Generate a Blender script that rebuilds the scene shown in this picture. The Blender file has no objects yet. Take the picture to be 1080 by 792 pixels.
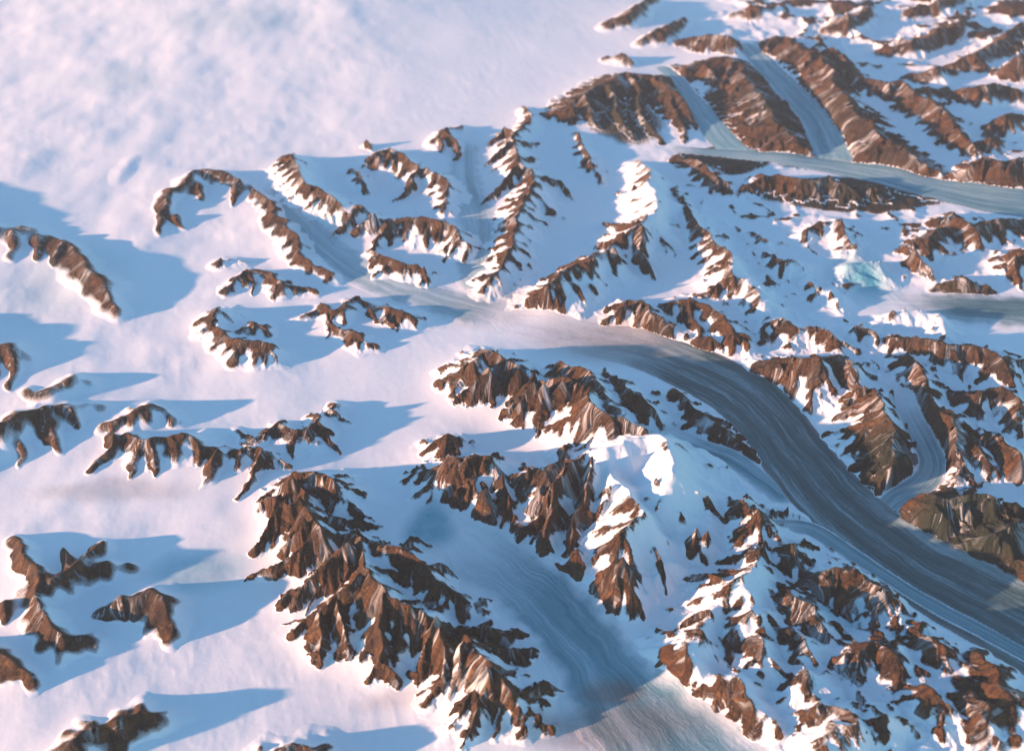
import bpy, math, time
import numpy as np

T0 = time.time()
# ------------------------------------------------------------------ camera, light, exposure
HC = 57.4                      # camera height (1 unit = 100 m)
PITCH = math.radians(35.0)
FPX = 1150.0                   # focal length in pixels of the 1080 x 792 photograph
PW, PH = 1080.0, 792.0
SUN_EL = math.radians(9.5)
SUN_DIR = math.radians(18.0)    # the light travels towards +X, turned this much towards +Y

scene = bpy.context.scene
cam_data = bpy.data.cameras.new('camera')
cam = bpy.data.objects.new('camera', cam_data)
scene.collection.objects.link(cam)
scene.camera = cam
cam.location = (0, 0, HC)
cam.rotation_euler = (math.pi / 2 - PITCH, 0, 0)
cam_data.sensor_fit = 'HORIZONTAL'
cam_data.sensor_width = 36.0
cam_data.lens = 36.0 * FPX / PW
cam_data.clip_start = 0.5
cam_data.clip_end = 6000
cam_data.dof.use_dof = True
cam_data.dof.focus_distance = 86.0
cam_data.dof.aperture_fstop = 0.085

world = bpy.data.worlds.new('World')
scene.world = world
world.use_nodes = True
wn = world.node_tree
bg = wn.nodes['Background']
sky = wn.nodes.new('ShaderNodeTexSky')
sky.sky_type = 'NISHITA'
sky.sun_disc = False
sky.sun_elevation = SUN_EL
# direction towards the sun: (-cos, -sin); Nishita: rotation 0 is +Y, positive turns towards +X
SX, SY = -math.cos(SUN_DIR), -math.sin(SUN_DIR)
sky.sun_rotation = math.atan2(SX, SY)
sky.altitude = 2500
sky.air_density = 1.4
sky.dust_density = 0.2
sky.ozone_density = 1.5
tint = wn.nodes.new('ShaderNodeMix'); tint.data_type = 'RGBA'; tint.blend_type = 'MULTIPLY'
tint.inputs['Factor'].default_value = 1.0
tint.inputs['B'].default_value = (0.60, 1.0, 1.20, 1)      # the clear cold air of high ground
wn.links.new(sky.outputs['Color'], tint.inputs['A'])
wn.links.new(tint.outputs['Result'], bg.inputs['Color'])
bg.inputs['Strength'].default_value = 0.1

sun_data = bpy.data.lights.new('sun', 'SUN')
sun = bpy.data.objects.new('sun', sun_data)
scene.collection.objects.link(sun)
sun_data.energy = 5.0
sun_data.angle = math.radians(1.1)
sun_data.color = (1.0, 0.57, 0.36)
from mathutils import Vector
sd = Vector((-SX * math.cos(SUN_EL), -SY * math.cos(SUN_EL), -math.sin(SUN_EL)))
sun.rotation_euler = sd.to_track_quat('-Z', 'Y').to_euler()
sun.location = (-200, 0, 120)

scene.view_settings.view_transform = 'Standard'
scene.view_settings.look = 'None'
scene.view_settings.gamma = 1.0
scene.view_settings.use_curve_mapping = False
scene.view_settings.exposure = 1.42
scene.cycles.volume_step_rate = 1.0
scene.cycles.max_bounces = 6
scene.cycles.diffuse_bounces = 1
scene.cycles.volume_bounces = 1
scene.cycles.use_denoising = True
scene.cycles.denoiser = 'OPENIMAGEDENOISE'
scene.cycles.denoising_input_passes = 'RGB_ALBEDO_NORMAL'
scene.cycles.denoising_prefilter = 'ACCURATE'

HAZE = 0.00042
HAZE_COLOR = (0.80, 0.86, 0.97, 1)

# ------------------------------------------------------------------ the lattice of ground points
CP, SP = math.cos(PITCH), math.sin(PITCH)


def unproject(px, py, z=0.0):
    px = np.asarray(px, float); py = np.asarray(py, float)
    a = (px - PW / 2) / FPX
    b = -(py - PH / 2) / FPX
    dy = CP + b * SP
    dz = -SP + b * CP
    t = (HC - z) / (-dz)
    return a * t, dy * t


STEP_X, STEP_Y = 1.15, 0.85
sx = np.arange(-250, 1331, STEP_X)
sy = np.concatenate([np.arange(-330, -20, 3.0), np.arange(-20, 830, STEP_Y), np.arange(830, 1010, 3.0)])
NX, NY = len(sx), len(sy)
SXg, SYg = np.meshgrid(sx, sy)
X, Y = unproject(SXg, SYg)
X = X.astype(np.float32); Y = Y.astype(np.float32)


def ij_window(x0, x1, y0, y1):
    """lattice window that covers a world box"""
    r = np.where((Y[:, 0] >= y0) & (Y[:, 0] <= y1))[0]
    if len(r) == 0:
        return None
    r0, r1 = r[0], r[-1] + 1
    near, far = Y[r1 - 1, 0], Y[r0, 0]
    xs0, xs1 = X[r0], X[r1 - 1]
    c = np.where(((xs0 >= x0) | (xs1 >= x0)) & ((xs0 <= x1) | (xs1 <= x1)))[0]
    if len(c) == 0:
        return None
    return r0, r1, c[0], c[-1] + 1


# ------------------------------------------------------------------ noise
def _hash(ix, iy, seed):
    h = (ix.astype(np.int64) * 374761393 + iy.astype(np.int64) * 668265263 + seed * 974634541) & 0xffffffff
    h = ((h ^ (h >> 13)) * 1274126177) & 0xffffffff
    h = h ^ (h >> 16)
    return (h & 0xffff).astype(np.float32) / 65535.0


def vnoise(x, y, seed=0):
    x = np.asarray(x, np.float32); y = np.asarray(y, np.float32)
    ix = np.floor(x); iy = np.floor(y)
    fx = x - ix; fy = y - iy
    fx = fx * fx * fx * (fx * (fx * 6 - 15) + 10)
    fy = fy * fy * fy * (fy * (fy * 6 - 15) + 10)
    ix = ix.astype(np.int32); iy = iy.astype(np.int32)
    a = _hash(ix, iy, seed); b = _hash(ix + 1, iy, seed)
    c = _hash(ix, iy + 1, seed); d = _hash(ix + 1, iy + 1, seed)
    return (a + (b - a) * fx) * (1 - fy) + (c + (d - c) * fx) * fy


def fbm(x, y, seed=0, octaves=4, gain=0.5):
    s = 0; amp = 1; tot = 0
    for o in range(octaves):
        s = s + amp * vnoise(x * 2 ** o + 13.7 * o, y * 2 ** o - 7.3 * o, seed + o * 17)
        tot += amp; amp *= gain
    return s / tot


def ridged(x, y, seed=0, octaves=3, gain=0.5):
    s = 0; amp = 1; tot = 0
    for o in range(octaves):
        n = 1 - np.abs(2 * vnoise(x * 2 ** o + 5.1 * o, y * 2 ** o + 9.2 * o, seed + o * 31) - 1)
        s = s + amp * n * n
        tot += amp; amp *= gain
    return s / tot


def sstep(a, b, x):
    t = np.clip((x - a) / (b - a), 0, 1)
    return t * t * (3 - 2 * t)


def blur(A, n):
    """three box passes, n = radius in lattice cells"""
    n = int(n)
    if n < 1:
        return A
    for _ in range(2):
        for ax in (0, 1):
            pad = [(0, 0), (0, 0)]; pad[ax] = (n + 1, n)
            c = np.cumsum(np.pad(A, pad, mode='edge').astype(np.float64), axis=ax)
            if ax == 0:
                A = (c[2 * n + 1:] - c[:-2 * n - 1]) / (2 * n + 1)
            else:
                A = (c[:, 2 * n + 1:] - c[:, :-2 * n - 1]) / (2 * n + 1)
    return A.astype(np.float32)


# ------------------------------------------------------------------ mountains: crest and spur lines
# every line: (role, height at its start, height at its end, points in the photograph, options)
#   role 'c' = crest (broad), 's' = spur (narrow); heights are fractions of the mountain's own height
MOUNTAINS = []


def mountain(name, label, h, lines, soft=0.0, bare=0.0, group=None, cat='mountain', k=1.0, snowy=0.0, chip=0.66):
    MOUNTAINS.append(dict(name=name, label=label, h=h, lines=lines, soft=soft, bare=bare, group=group, cat=cat, k=k, snowy=snowy, chip=chip))


def P(s):
    return [tuple(float(v) for v in q.split(',')) for q in s.split()]


LOW = 'small rocky ridges scattered over the left snowfield'
FAR = 'far ridges along the upper edge'
mountain('mountain_ridge', 'dark blurred ridge curving down to a point at the left edge, above pink snow', 2.4, [
    ('c', 1.3, .6, '-190,170 -110,196 -40,224 0,236 25,236 45,240'),
    ('c', .8, .6, '45,246 62,250 85,268 100,285 112,305 124,328'),
    ('s', .7, .15, '10,238 13,274'), ('s', .8, .15, '36,240 40,275'), ('s', .8, .15, '62,250 56,282'),
    ('s', .8, .15, '85,268 76,298'), ('s', .7, .15, '100,286 90,314'), ('s', .5, .1, '112,305 106,326')], soft=1.5, group=LOW)
mountain('rocky_hill', 'hooked dark ridge with two stubby legs, first rocks below the cloudy snow', 1.9, [
    ('c', .8, .8, '170,212 180,198 195,186 212,176 238,180 256,192'),
    ('s', .8, .15, '176,206 168,230 166,248'), ('s', .6, .1, '182,224 198,242'), ('s', .7, .15, '208,190 216,214'),
    ('s', .8, .15, '250,188 247,218'), ('s', .7, .15, '232,180 224,198'), ('s', .6, .15, '206,196 196,208')], soft=1.0, group=LOW)
mountain('rocky_hill', 'narrow dark rib dropping between the hooked ridge and the long teal glacier', 2.0, [
    ('c', .7, .8, '262,194 274,203 288,217 304,238 318,264 350,290'),
    ('s', .7, .15, '288,218 274,240'), ('s', .8, .15, '300,236 284,252'), ('s', .8, .15, '313,258 300,276')], soft=.6, group=LOW)
mountain('mountain_ridge', 'long ribbed ridge right of the teal upper glacier, ending at a curved ice stream', 2.9, [
    ('c', .9, .9, '288,172 308,160 318,186 338,200 360,212 388,220 406,234'),
    ('c', .9, .9, '400,232 432,229 462,230 482,240 492,262'),
    ('c', .6, .5, '366,176 380,186 392,200'),
    ('s', .8, .12, '300,168 293,182'), ('s', .9, .12, '330,196 316,210'), ('s', .9, .12, '353,208 336,232'), ('s', .9, .12, '375,217 346,252'),
    ('s', .9, .12, '395,226 366,248'), ('s', .8, .12, '410,233 385,270'), ('s', .8, .12, '432,230 402,262'), ('s', .9, .12, '450,230 434,262'),
    ('s', .9, .12, '465,232 452,268'), ('s', .7, .12, '482,244 464,278'), ('c', .6, .6, '390,264 410,274 440,279 457,286'),
    ('s', .6, .12, '428,276 424,296'), ('s', .6, .12, '446,280 452,304'), ('s', .6, .12, '398,268 386,282')])
mountain('mountain_ridge', 'broken row of low brown crags on snow, right of centre of the icefield edge', 1.7, [
    ('c', .7, .7, '236,306 248,292 260,284 282,287 300,300 334,306'),
    ('c', .7, .7, '314,330 340,319 358,328 372,314 410,320'),
    ('c', .8, .8, '396,324 428,328 448,334'), ('c', .7, .7, '350,342 377,351 397,362'),
    ('s', .7, .12, '268,286 266,312'), ('s', .7, .12, '294,298 286,318'), ('s', .7, .12, '344,320 350,340 342,358'),
    ('s', .7, .12, '393,322 398,342'), ('s', .7, .12, '406,330 417,350'), ('s', .6, .12, '312,302 318,314'), ('s', .7, .12, '232,272 228,286'),
    ('c', .6, .6, '226,277 240,270 266,273')], soft=.35, group=LOW)
mountain('mountain_ridge', 'C-shaped brown ridge cupping a snow bowl, high beside two merging ice streams', 2.6, [
    ('c', .8, .9, '386,172 398,160 411,155 424,163 441,173 460,179 473,195 471,218'),
    ('s', .9, .15, '440,174 428,198 410,212'), ('s', .9, .15, '411,157 412,190'), ('s', .7, .15, '452,180 456,214'), ('s', .9, .15, '398,162 390,178')], group=None)
mountain('rocky_peak', 'single dark pyramid crag on the snow at the icefield brink, above the C-shaped ridge', 2.3, [
    ('c', .8, .6, '456,148 470,136 488,132'), ('s', .9, .15, '470,137 486,158 480,170'), ('s', .8, .15, '462,142 466,160'), ('s', .6, .15, '388,146 394,160')], soft=.3)
mountain('mountain_ridge', 'steep herringbone ridge with many ribs running from the cloud line down to the ice junction', 3.0, [
    ('c', .7, 1, '556,112 560,126 542,141 546,168 559,176 557,200 545,226 540,258 532,274 512,294'),
    ('s', .8, .12, '558,120 570,140'), ('s', .8, .12, '543,140 530,134 508,158'), ('s', .9, .12, '540,148 525,161 502,178'), ('s', .95, .12, '548,172 526,197 506,218'),
    ('s', .95, .12, '554,204 526,228'), ('s', .8, .12, '541,146 574,153'), ('s', .9, .12, '548,164 578,168'), ('s', .9, .12, '560,178 590,192 608,211'),
    ('s', .9, .12, '558,198 586,219 596,232'), ('s', .8, .12, '550,222 582,240'), ('s', .8, .12, '544,240 574,254'), ('s', .8, .12, '540,256 524,280')])
mountain('rocky_rib', 'short comb of brown teeth standing alone on white snow beside the dark basin', 1.9, [
    ('c', .8, .6, '602,142 613,140 622,163 636,192'), ('s', .8, .12, '616,150 648,164'), ('s', .8, .12, '625,170 648,183'), ('s', .7, .12, '612,148 601,160'), ('s', .7, .12, '622,164 608,180')])
mountain('mountain_ridge', 'white snow-plastered peak with a rocky tail curling down to the pink ice junction', 4.0, [
    ('c', .8, .9, '672,166 686,180 694,204 690,224 668,238 650,256', {'tr': .18}),
    ('c', .95, .6, '656,250 628,266 602,283 575,299 550,321'),
    ('s', .8, .12, '575,298 590,326'), ('s', .8, .12, '600,286 612,314'), ('s', .9, .12, '624,268 646,298'), ('s', .9, .12, '648,258 662,294'),
    ('s', .9, .12, '676,236 692,294'), ('s', .9, .12, '692,216 712,272'), ('s', .8, .12, '694,208 712,234'), ('s', .8, .12, '660,243 622,262'),
    ('s', .8, .12, '672,232 636,234'), ('s', .8, .12, '690,196 658,212', {'tr': .3}), ('s', .7, .12, '560,312 556,326')])
mountain('mountain_ridge', 'dark cliff-walled ridge around a greenish bare basin beneath the far snow', 3.0, [
    ('c', .8, .9, '588,116 616,100 643,87 661,77 680,79 698,80 714,98 730,120'),
    ('s', .9, .12, '617,100 634,136'), ('s', .9, .12, '643,88 668,146'), ('s', .9, .12, '662,78 700,150'), ('s', .9, .12, '690,80 724,150'), ('s', .8, .12, '600,110 612,132')], bare=.6, k=1.6)
mountain('mountain_ridge', 'brown ridge wedged between the two blue glaciers that join at the top', 3.1, [
    ('c', .8, .9, '716,78 740,66 768,60 788,82 808,108 826,136 850,156'),
    ('s', .9, .12, '745,66 752,98'), ('s', .9, .12, '770,64 762,108'), ('s', .9, .12, '788,84 768,122'), ('s', .9, .12, '808,110 790,142'), ('s', .8, .12, '822,132 806,158'),
    ('s', .9, .12, '780,72 802,84'), ('s', .9, .12, '802,102 834,120')], bare=.7, k=1.7)
mountain('mountain_ridge', 'long rust-brown ridge along the far bank of the wider blue glacier', 3.4, [
    ('c', .7, 1, '804,52 828,38 848,53 868,62 878,86 898,108 914,128 932,147 954,155 980,180'),
    ('s', .9, .12, '830,40 842,66'), ('s', .9, .12, '850,54 856,86'), ('s', .9, .12, '868,64 872,100'), ('s', .9, .12, '880,88 884,122'), ('s', .9, .12, '898,108 896,140'),
    ('s', .9, .12, '914,128 910,158'), ('s', .9, .12, '932,147 930,172'), ('s', .8, .12, '954,156 952,178'), ('s', .8, .12, '882,88 912,100'), ('s', .8, .12, '908,118 938,128')], bare=.55, k=1.5)
mountain('mountain_ridge', 'second rust-brown ridge fading into haze, parallel behind the long glacier-bank ridge', 3.2, [
    ('c', .8, .9, '878,54 904,80 934,86 954,84 968,100 994,113 1010,133 1026,156'),
    ('s', .9, .12, '906,80 914,104'), ('s', .9, .12, '936,87 942,112'), ('s', .9, .12, '966,99 964,128'), ('s', .9, .12, '994,114 982,142'), ('s', .8, .12, '1010,132 1002,158'), ('s', .8, .12, '975,104 1004,106')], soft=.5, bare=.25)
mountain('mountain_ridge', 'orange-brown ridge over the bend of the glacier at the right edge, partly snow-topped', 3.2, [
    ('c', .8, .9, '1000,188 1022,175 1042,166 1060,180 1082,166 1110,160'),
    ('s', .9, .12, '1022,176 1022,202'), ('s', .9, .12, '1042,168 1046,206'), ('s', .9, .12, '1062,180 1068,210'), ('s', .9, .12, '1084,168 1092,210')], bare=.45, soft=.3)
for lab, hh, c_, sp_ in (
    ('far blurred ridge at the upper right corner', 2.2, '1000,66 1030,56 1060,40 1100,30', ('1030,58 1036,74', '1060,42 1068,62')),
    ('hazy knoll ridge left of the upper right corner ridge', 2.0, '930,50 958,44 984,36 1010,30', ('958,46 962,60', '984,38 990,52')),
    ('hazy brown mound between the second rust ridge and the right edge', 2.3, '1004,96 1030,92 1050,86 1082,98', ('1032,92 1036,112', '1052,88 1058,112')),
    ('low hazy hump behind the bend ridge near the right edge', 2.2, '1046,128 1064,120 1090,122', ('1064,122 1066,138', '1046,128 1040,140')),
    ('faint far ridge on the upper snow, nearest the top edge right of centre', 2.0, '640,26 668,11 694,-2', ('668,12 660,24', '654,18 646,32')),
    ('faint far ridge of small crags above the dark basin', 2.0, '676,42 700,29 722,18', ('700,30 694,46', '690,35 680,48')),
    ('tiny far crag pair above the cloud bank and dark basin', 1.5, '642,60 656,56 668,66', ('656,57 658,68',)),
    ('hazy low ridge just under the top edge, above the second rust ridge', 2.0, '872,30 894,22 916,14', ('894,23 898,36',)),
    ('dim blue-brown mound between the two hazy corner ridges', 2.1, '960,76 984,70 1006,72', ('984,71 988,88',)),
    ('dim mound hugging the right edge below the corner ridge', 2.2, '1052,72 1072,64 1098,70', ('1072,66 1074,84',)),
    ('short dark crag in the haze right of the second rust ridge', 2.0, '1030,148 1044,142 1056,146', ('1044,143 1046,156',)),
    ('small far crag at the top edge, between the faint far ridge and hazy low ridge', 1.6, '772,14 796,8 818,10', ('796,9 798,20',)),
    ('thin far crag line cut by the top edge near the upper right corner', 1.8, '960,14 990,4 1016,-4', ('990,5 996,16',)),
    ('low far ridge beside the second rust ridge, on its snowy far side', 2.0, '950,104 976,92 1000,90', ('976,93 980,104',)),
    ('far cliff ridge topped with flat snow, behind the head of the narrow blue glacier', 2.3, '722,40 748,35 768,38 790,46', ('748,36 752,58', '768,39 770,60', '735,38 732,54')),
):
    mountain('far_ridge', lab, hh * 1.4, [('c', .9, .9, c_)] + [('s', .8, .12, q) for q in sp_], soft=.7, group=FAR, k=.85, bare=.2, chip=.6)
mountain('mountain_ridge', 'dark-flecked crags on the near bank of the joined upper glacier, snow on their shoulders', 2.2, [
    ('c', .8, .8, '716,164 740,172 758,186 772,202'), ('c', .9, .9, '786,198 806,183 838,187 856,191 874,186 894,197 928,198'),
    ('s', .8, .12, '806,184 796,208'), ('s', .8, .12, '838,188 846,212'), ('s', .8, .12, '872,188 862,208'), ('s', .8, .12, '896,198 910,218'), ('s', .8, .12, '740,173 728,190'), ('s', .8, .12, '915,198 940,214')], bare=.15)
mountain('mountain_ridge', 'snowy shoulder with scattered dark teeth above the turquoise ice patch', 2.2, [
    ('c', .8, .8, '846,246 868,232 888,232 894,252 906,268'), ('c', .7, .7, '806,264 826,276 838,272 860,282'),
    ('c', .7, .7, '848,296 870,304 886,318'), ('s', .8, .12, '868,233 858,250'), ('s', .7, .12, '826,276 828,292'), ('s', .7, .12, '890,240 902,246'), ('s', .7, .12, '866,303 872,322'),
    ('c', .6, .6, '790,244 812,252 830,256'), ('c', .8, .8, '884,290 904,276 926,274 938,292', {'tr': .2})])
mountain('mountain_ridge', 'jagged rock spine climbing between the white peak and the snowy shoulder', 2.9, [
    ('c', .7, .9, '716,196 722,214 734,232 748,246 756,256 770,268 774,290 797,300 804,316 824,322'),
    ('s', .8, .12, '718,204 708,226'), ('s', .8, .12, '734,232 736,254'), ('s', .8, .12, '756,256 742,276'), ('s', .9, .12, '770,276 732,296'), ('s', .9, .12, '774,290 746,308 720,311'),
    ('s', .9, .12, '774,292 780,322'), ('s', .8, .12, '797,300 788,334'), ('s', .8, .12, '748,246 774,258'), ('s', .8, .12, '772,274 800,286')])
mountain('mountain_ridge', 'forked reddish ridge at the head of the big dark glacier, snow pockets between its prongs', 2.7, [
    ('c', .7, .9, '637,334 660,314 680,317 690,328 706,346 722,368'), ('c', .9, .8, '688,325 718,314 744,320 758,330 772,342 788,364'),
    ('s', .9, .12, '660,316 650,340'), ('s', .9, .12, '678,318 668,348'), ('s', .9, .12, '690,328 684,354'), ('s', .9, .12, '730,318 738,350 750,374'),
    ('s', .8, .12, '738,348 758,362 768,377'), ('s', .8, .12, '752,326 766,350'), ('s', .8, .12, '704,320 716,344')])
mountain('mountain_ridge', 'small reddish crag row above a pink snow ramp right of the dark glacier', 2.4, [
    ('c', .8, .9, '808,356 822,332 840,344 864,344 886,360 898,364'), ('s', .9, .12, '822,334 818,364'), ('s', .9, .12, '840,345 836,362'), ('s', .9, .12, '862,345 846,364'), ('s', .8, .12, '880,356 876,370')])
mountain('mountain_ridge', 'orange-lit ridge with striped snow slopes above a dark bare foot, hugged by the big glacier', 3.4, [
    ('c', .8, 1, '796,392 822,377 843,377 864,384 886,374 901,381 914,398'), ('c', .9, .9, '902,402 922,412 932,428 938,444 942,466 940,490'),
    ('s', .9, .12, '822,378 828,408'), ('s', .9, .12, '843,378 836,404'), ('s', .9, .12, '864,384 852,408 860,430'), ('s', .95, .12, '898,382 878,424'), ('s', .9, .12, '908,406 884,444'),
    ('s', .9, .12, '926,420 890,458'), ('s', .9, .12, '934,436 894,476'), ('s', .9, .12, '940,460 904,494'), ('s', .8, .12, '940,484 918,514'), ('s', .8, .12, '938,488 956,514')], bare=.1)
mountain('mountain_ridge', 'zigzag brown-red ridge descending on the right, dark slopes hanging off its back', 3.0, [
    ('c', .7, .9, '936,360 960,356 988,361 1040,367 1054,377 1100,380'), ('c', .9, .9, '958,374 977,396 977,414 984,431 1004,437 1008,470 1011,500'),
    ('c', .8, .8, '1006,412 1036,414 1058,411 1076,428 1100,440'), ('s', .8, .12, '988,362 1000,384'), ('s', .8, .12, '1040,368 1036,388'), ('s', .8, .12, '977,398 966,412'),
    ('s', .9, .12, '984,431 972,446'), ('s', .9, .12, '1006,450 994,480'), ('s', .8, .12, '1036,415 1040,434'), ('s', .8, .12, '1010,366 1022,386')], soft=.3, bare=.1)
mountain('mountain_ridge', 'curved ridges with a bright snow face near the right edge, above the bare island hills', 2.8, [
    ('c', .8, .8, '1016,452 1032,472 1042,500'), ('c', .8, .8, '1030,456 1056,462 1078,478 1110,490'), ('s', .8, .12, '1034,460 1044,480'), ('s', .8, .12, '1058,464 1062,486'), ('s', .8, .12, '1024,462 1018,478')], soft=.5)
mountain('mountain_ridge', 'flat-topped snow block with a thin dark brow, right of the turquoise ice patch', 2.2, [
    ('c', .8, .9, '926,338 950,325 988,326 996,350', {'tr': .1}), ('c', .7, .7, '892,344 918,347 928,364', {'tr': .3}), ('s', .8, .12, '990,328 1010,340'), ('s', .7, .12, '950,326 944,340')])
mountain('mountain_ridge', 'rusty hills above the narrow side glacier at the right edge', 2.8, [
    ('c', .8, .8, '964,260 984,247 1004,240'), ('c', .8, .8, '990,231 1004,223 1028,240 1050,232 1090,230'), ('c', .8, .8, '1000,308 1022,291 1038,300'),
    ('c', .9, .9, '1066,274 1084,262 1110,268'), ('s', .9, .12, '968,262 988,298'), ('s', .8, .12, '1028,240 1036,262'), ('s', .8, .12, '1020,292 1030,314'), ('s', .9, .12, '1076,268 1080,304'), ('s', .8, .12, '984,248 1000,270'),
    ('s', .8, .12, '1004,226 994,244')], soft=.5, bare=.2)
# central massif, northern block
mountain('mountain_massif', 'central striated cliff ridge lit pale gold under its snow roof, facing the snow plain', 4.2, [
    ('c', .6, .7, '478,400 500,376 518,368 536,378 556,386 572,398'), ('c', .9, 1, '560,404 582,398 604,400 620,410 640,436 680,450 702,460', {'tr': .42, 'k': .8}),
    ('c', .8, .7, '586,380 606,386 626,396 638,416 654,432 672,444'), ('c', .7, .6, '640,392 664,410 682,424 700,444'),
    ('s', .8, .12, '500,378 474,404'), ('s', .8, .12, '514,388 494,408 474,428'), ('s', .8, .12, '512,384 506,418'), ('s', .8, .12, '545,386 526,418'), ('s', .8, .12, '560,392 552,412'),
    ('s', .9, .12, '563,402 524,438'), ('s', .95, .12, '574,402 556,430 546,450'), ('s', .95, .12, '592,400 566,448'), ('s', .95, .12, '606,402 584,446'), ('s', .95, .12, '616,408 592,462'),
    ('s', .9, .12, '628,420 612,456'), ('s', .9, .12, '638,432 630,454'), ('s', .8, .12, '626,398 650,412'), ('s', .8, .12, '664,412 686,440')], chip=.5, bare=.06)
mountain('mountain_massif', 'high white snow dome with golden flutes in front and blue shaded cliffs behind', 4.8, [
    ('c', .55, .9, '456,496 470,482 494,481 520,481 530,493', {'tr': .6}), ('c', .75, .8, '530,494 557,491 574,497 594,487 620,477 640,474', {'tr': .6}),
    ('c', .85, 1, '640,474 662,462 686,458 706,462 708,498', {'tr': -.3, 'flat': 1, 'k': 1.3, 'norib': 1, 'name': 'snow_dome'}), ('c', .9, .9, '640,476 646,500 668,526 676,542 656,562 651,586', {'tr': -.05}),
    ('c', .45, .4, '462,470 472,457 492,468', {'tr': .6}),
    ('s', .6, .12, '466,520 490,512 508,511 526,513'), ('s', .7, .12, '508,511 500,536 514,552'), ('s', .7, .12, '528,500 534,530 526,562'), ('s', .8, .12, '492,482 488,504'), ('s', .8, .12, '512,482 508,502'),
    ('s', .8, .12, '557,492 562,510'), ('s', .9, .12, '594,490 578,532 554,550 536,580'), ('s', .95, .12, '604,484 584,530 577,568 553,606'), ('s', .95, .12, '622,480 616,532 600,572 620,592'),
    ('s', .8, .12, '604,566 586,602'), ('s', .95, .12, '644,500 630,534 644,566', {'tr': .3}), ('s', .95, .12, '651,585 607,622', {'tr': .9}), ('s', .95, .12, '651,585 644,658', {'tr': .9}), ('s', .95, .12, '651,586 688,628', {'tr': .9}),
    ('s', .95, .12, '670,530 690,576 712,606', {'tr': .4}), ('s', .95, .12, '676,540 720,590'), ('s', .95, .12, '706,470 724,520 742,560'), ('s', .95, .12, '708,494 740,540 752,590'),
    ('s', .9, .12, '706,464 740,500 770,530'), ('s', .9, .12, '708,462 750,486 790,506'), ('s', .8, .12, '720,500 760,552'), ('s', .9, .12, '690,500 706,548 716,590'), ('s', .8, .12, '676,545 700,600 704,630'), ('s', .7, .12, '742,524 790,560')], bare=.06, chip=.65, k=.8)
mountain('rocky_hill', 'low dark snow-speckled crags on the left bank of the big glacier at its bend', 2.0, [
    ('c', .8, .9, '712,412 726,422 744,434 764,450 786,472', {'tr': .8}), ('s', .9, .12, '726,422 716,452'), ('s', .9, .12, '744,434 732,464'), ('s', .9, .12, '764,452 752,474'), ('s', .8, .12, '735,428 760,436'), ('s', .8, .12, '776,464 786,490')])
mountain('mountain_ridge', 'snow-roofed shaded ridge with a sunlit white prow, between the snow dome and the glacier tributary', 3.9, [
    ('c', .8, .9, '766,520 782,526 800,534 838,542', {'tr': .7}), ('c', .9, 1, '800,572 800,592 788,612 770,616 752,622', {'tr': .45, 'k': .75}), ('c', .9, .8, '790,626 796,642 802,652'),
    ('s', .9, .12, '800,592 812,614'), ('s', .9, .12, '794,606 800,640'), ('s', .9, .12, '782,614 786,656'), ('s', .9, .12, '770,616 772,662'), ('s', .8, .12, '766,616 748,636'), ('s', .8, .12, '800,575 820,566'),
    ('s', .8, .12, '752,560 764,592'), ('s', .8, .12, '736,556 740,598')], snowy=.2)
mountain('mountain_ridge', 'shaded dark cliff ridge with round snow hollows, left bank of the lower glacier', 3.4, [
    ('c', .8, .9, '808,606 834,628 858,638 878,650', {'tr': .8}), ('c', .9, .9, '858,616 878,604 892,598 908,605 926,620 944,628', {'tr': .8}), ('c', .7, .7, '828,592 838,578 850,566', {'tr': .7}),
    ('s', .9, .12, '834,628 830,648'), ('s', .9, .12, '858,638 858,658'), ('s', .9, .12, '892,599 898,622 886,648'), ('s', .9, .12, '908,606 916,640'), ('s', .8, .12, '926,620 920,644'), ('s', .8, .12, '872,608 866,630'), ('s', .8, .12, '840,577 862,574')])
mountain('mountain_ridge', 'orange-edged ridge curling from the white prow down to the moraine at the bottom', 3.2, [
    ('c', .9, .7, '752,624 746,650 728,676 720,700 716,740'), ('c', .9, .8, '814,658 802,678 800,690'), ('s', .9, .12, '748,646 722,652 692,690'), ('s', .9, .12, '736,664 706,686'), ('s', .8, .12, '728,678 700,712'),
    ('s', .9, .12, '802,680 806,700 814,726'), ('s', .9, .12, '810,664 784,684'), ('s', .8, .12, '718,704 728,732'), ('s', .8, .12, '746,648 762,680'), ('c', .7, .7, '820,660 838,662 854,674 878,681'), ('s', .8, .12, '838,664 842,684')], snowy=.2)
mountain('mountain_ridge', 'looped ridges enclosing small snow bowls at the bottom edge, right of the moraine', 2.8, [
    ('c', .8, .9, '744,740 762,716 786,711 794,740 778,758 757,778'), ('c', .8, .8, '770,748 794,774 790,796'), ('s', .8, .12, '764,716 752,722'), ('s', .8, .12, '792,730 812,752'), ('s', .8, .12, '752,730 766,740'), ('s', .7, .12, '778,758 796,756')], snowy=.2)
mountain('mountain_ridge', 'pink-topped ridge with a winding brown crest at the bottom edge, below the dark lower cliffs', 2.8, [
    ('c', .8, .9, '836,738 852,709 864,714 872,722'), ('c', .9, .9, '856,730 868,747 892,744 901,760 872,780 862,798'), ('s', .9, .12, '852,712 838,722'), ('s', .9, .12, '866,746 862,760'), ('s', .9, .12, '896,750 914,764'), ('c', .8, .9, '902,768 936,751 966,768'), ('s', .8, .12, '930,753 944,778'), ('s', .8, .12, '910,766 918,792')], soft=.2, snowy=.2)
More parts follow.
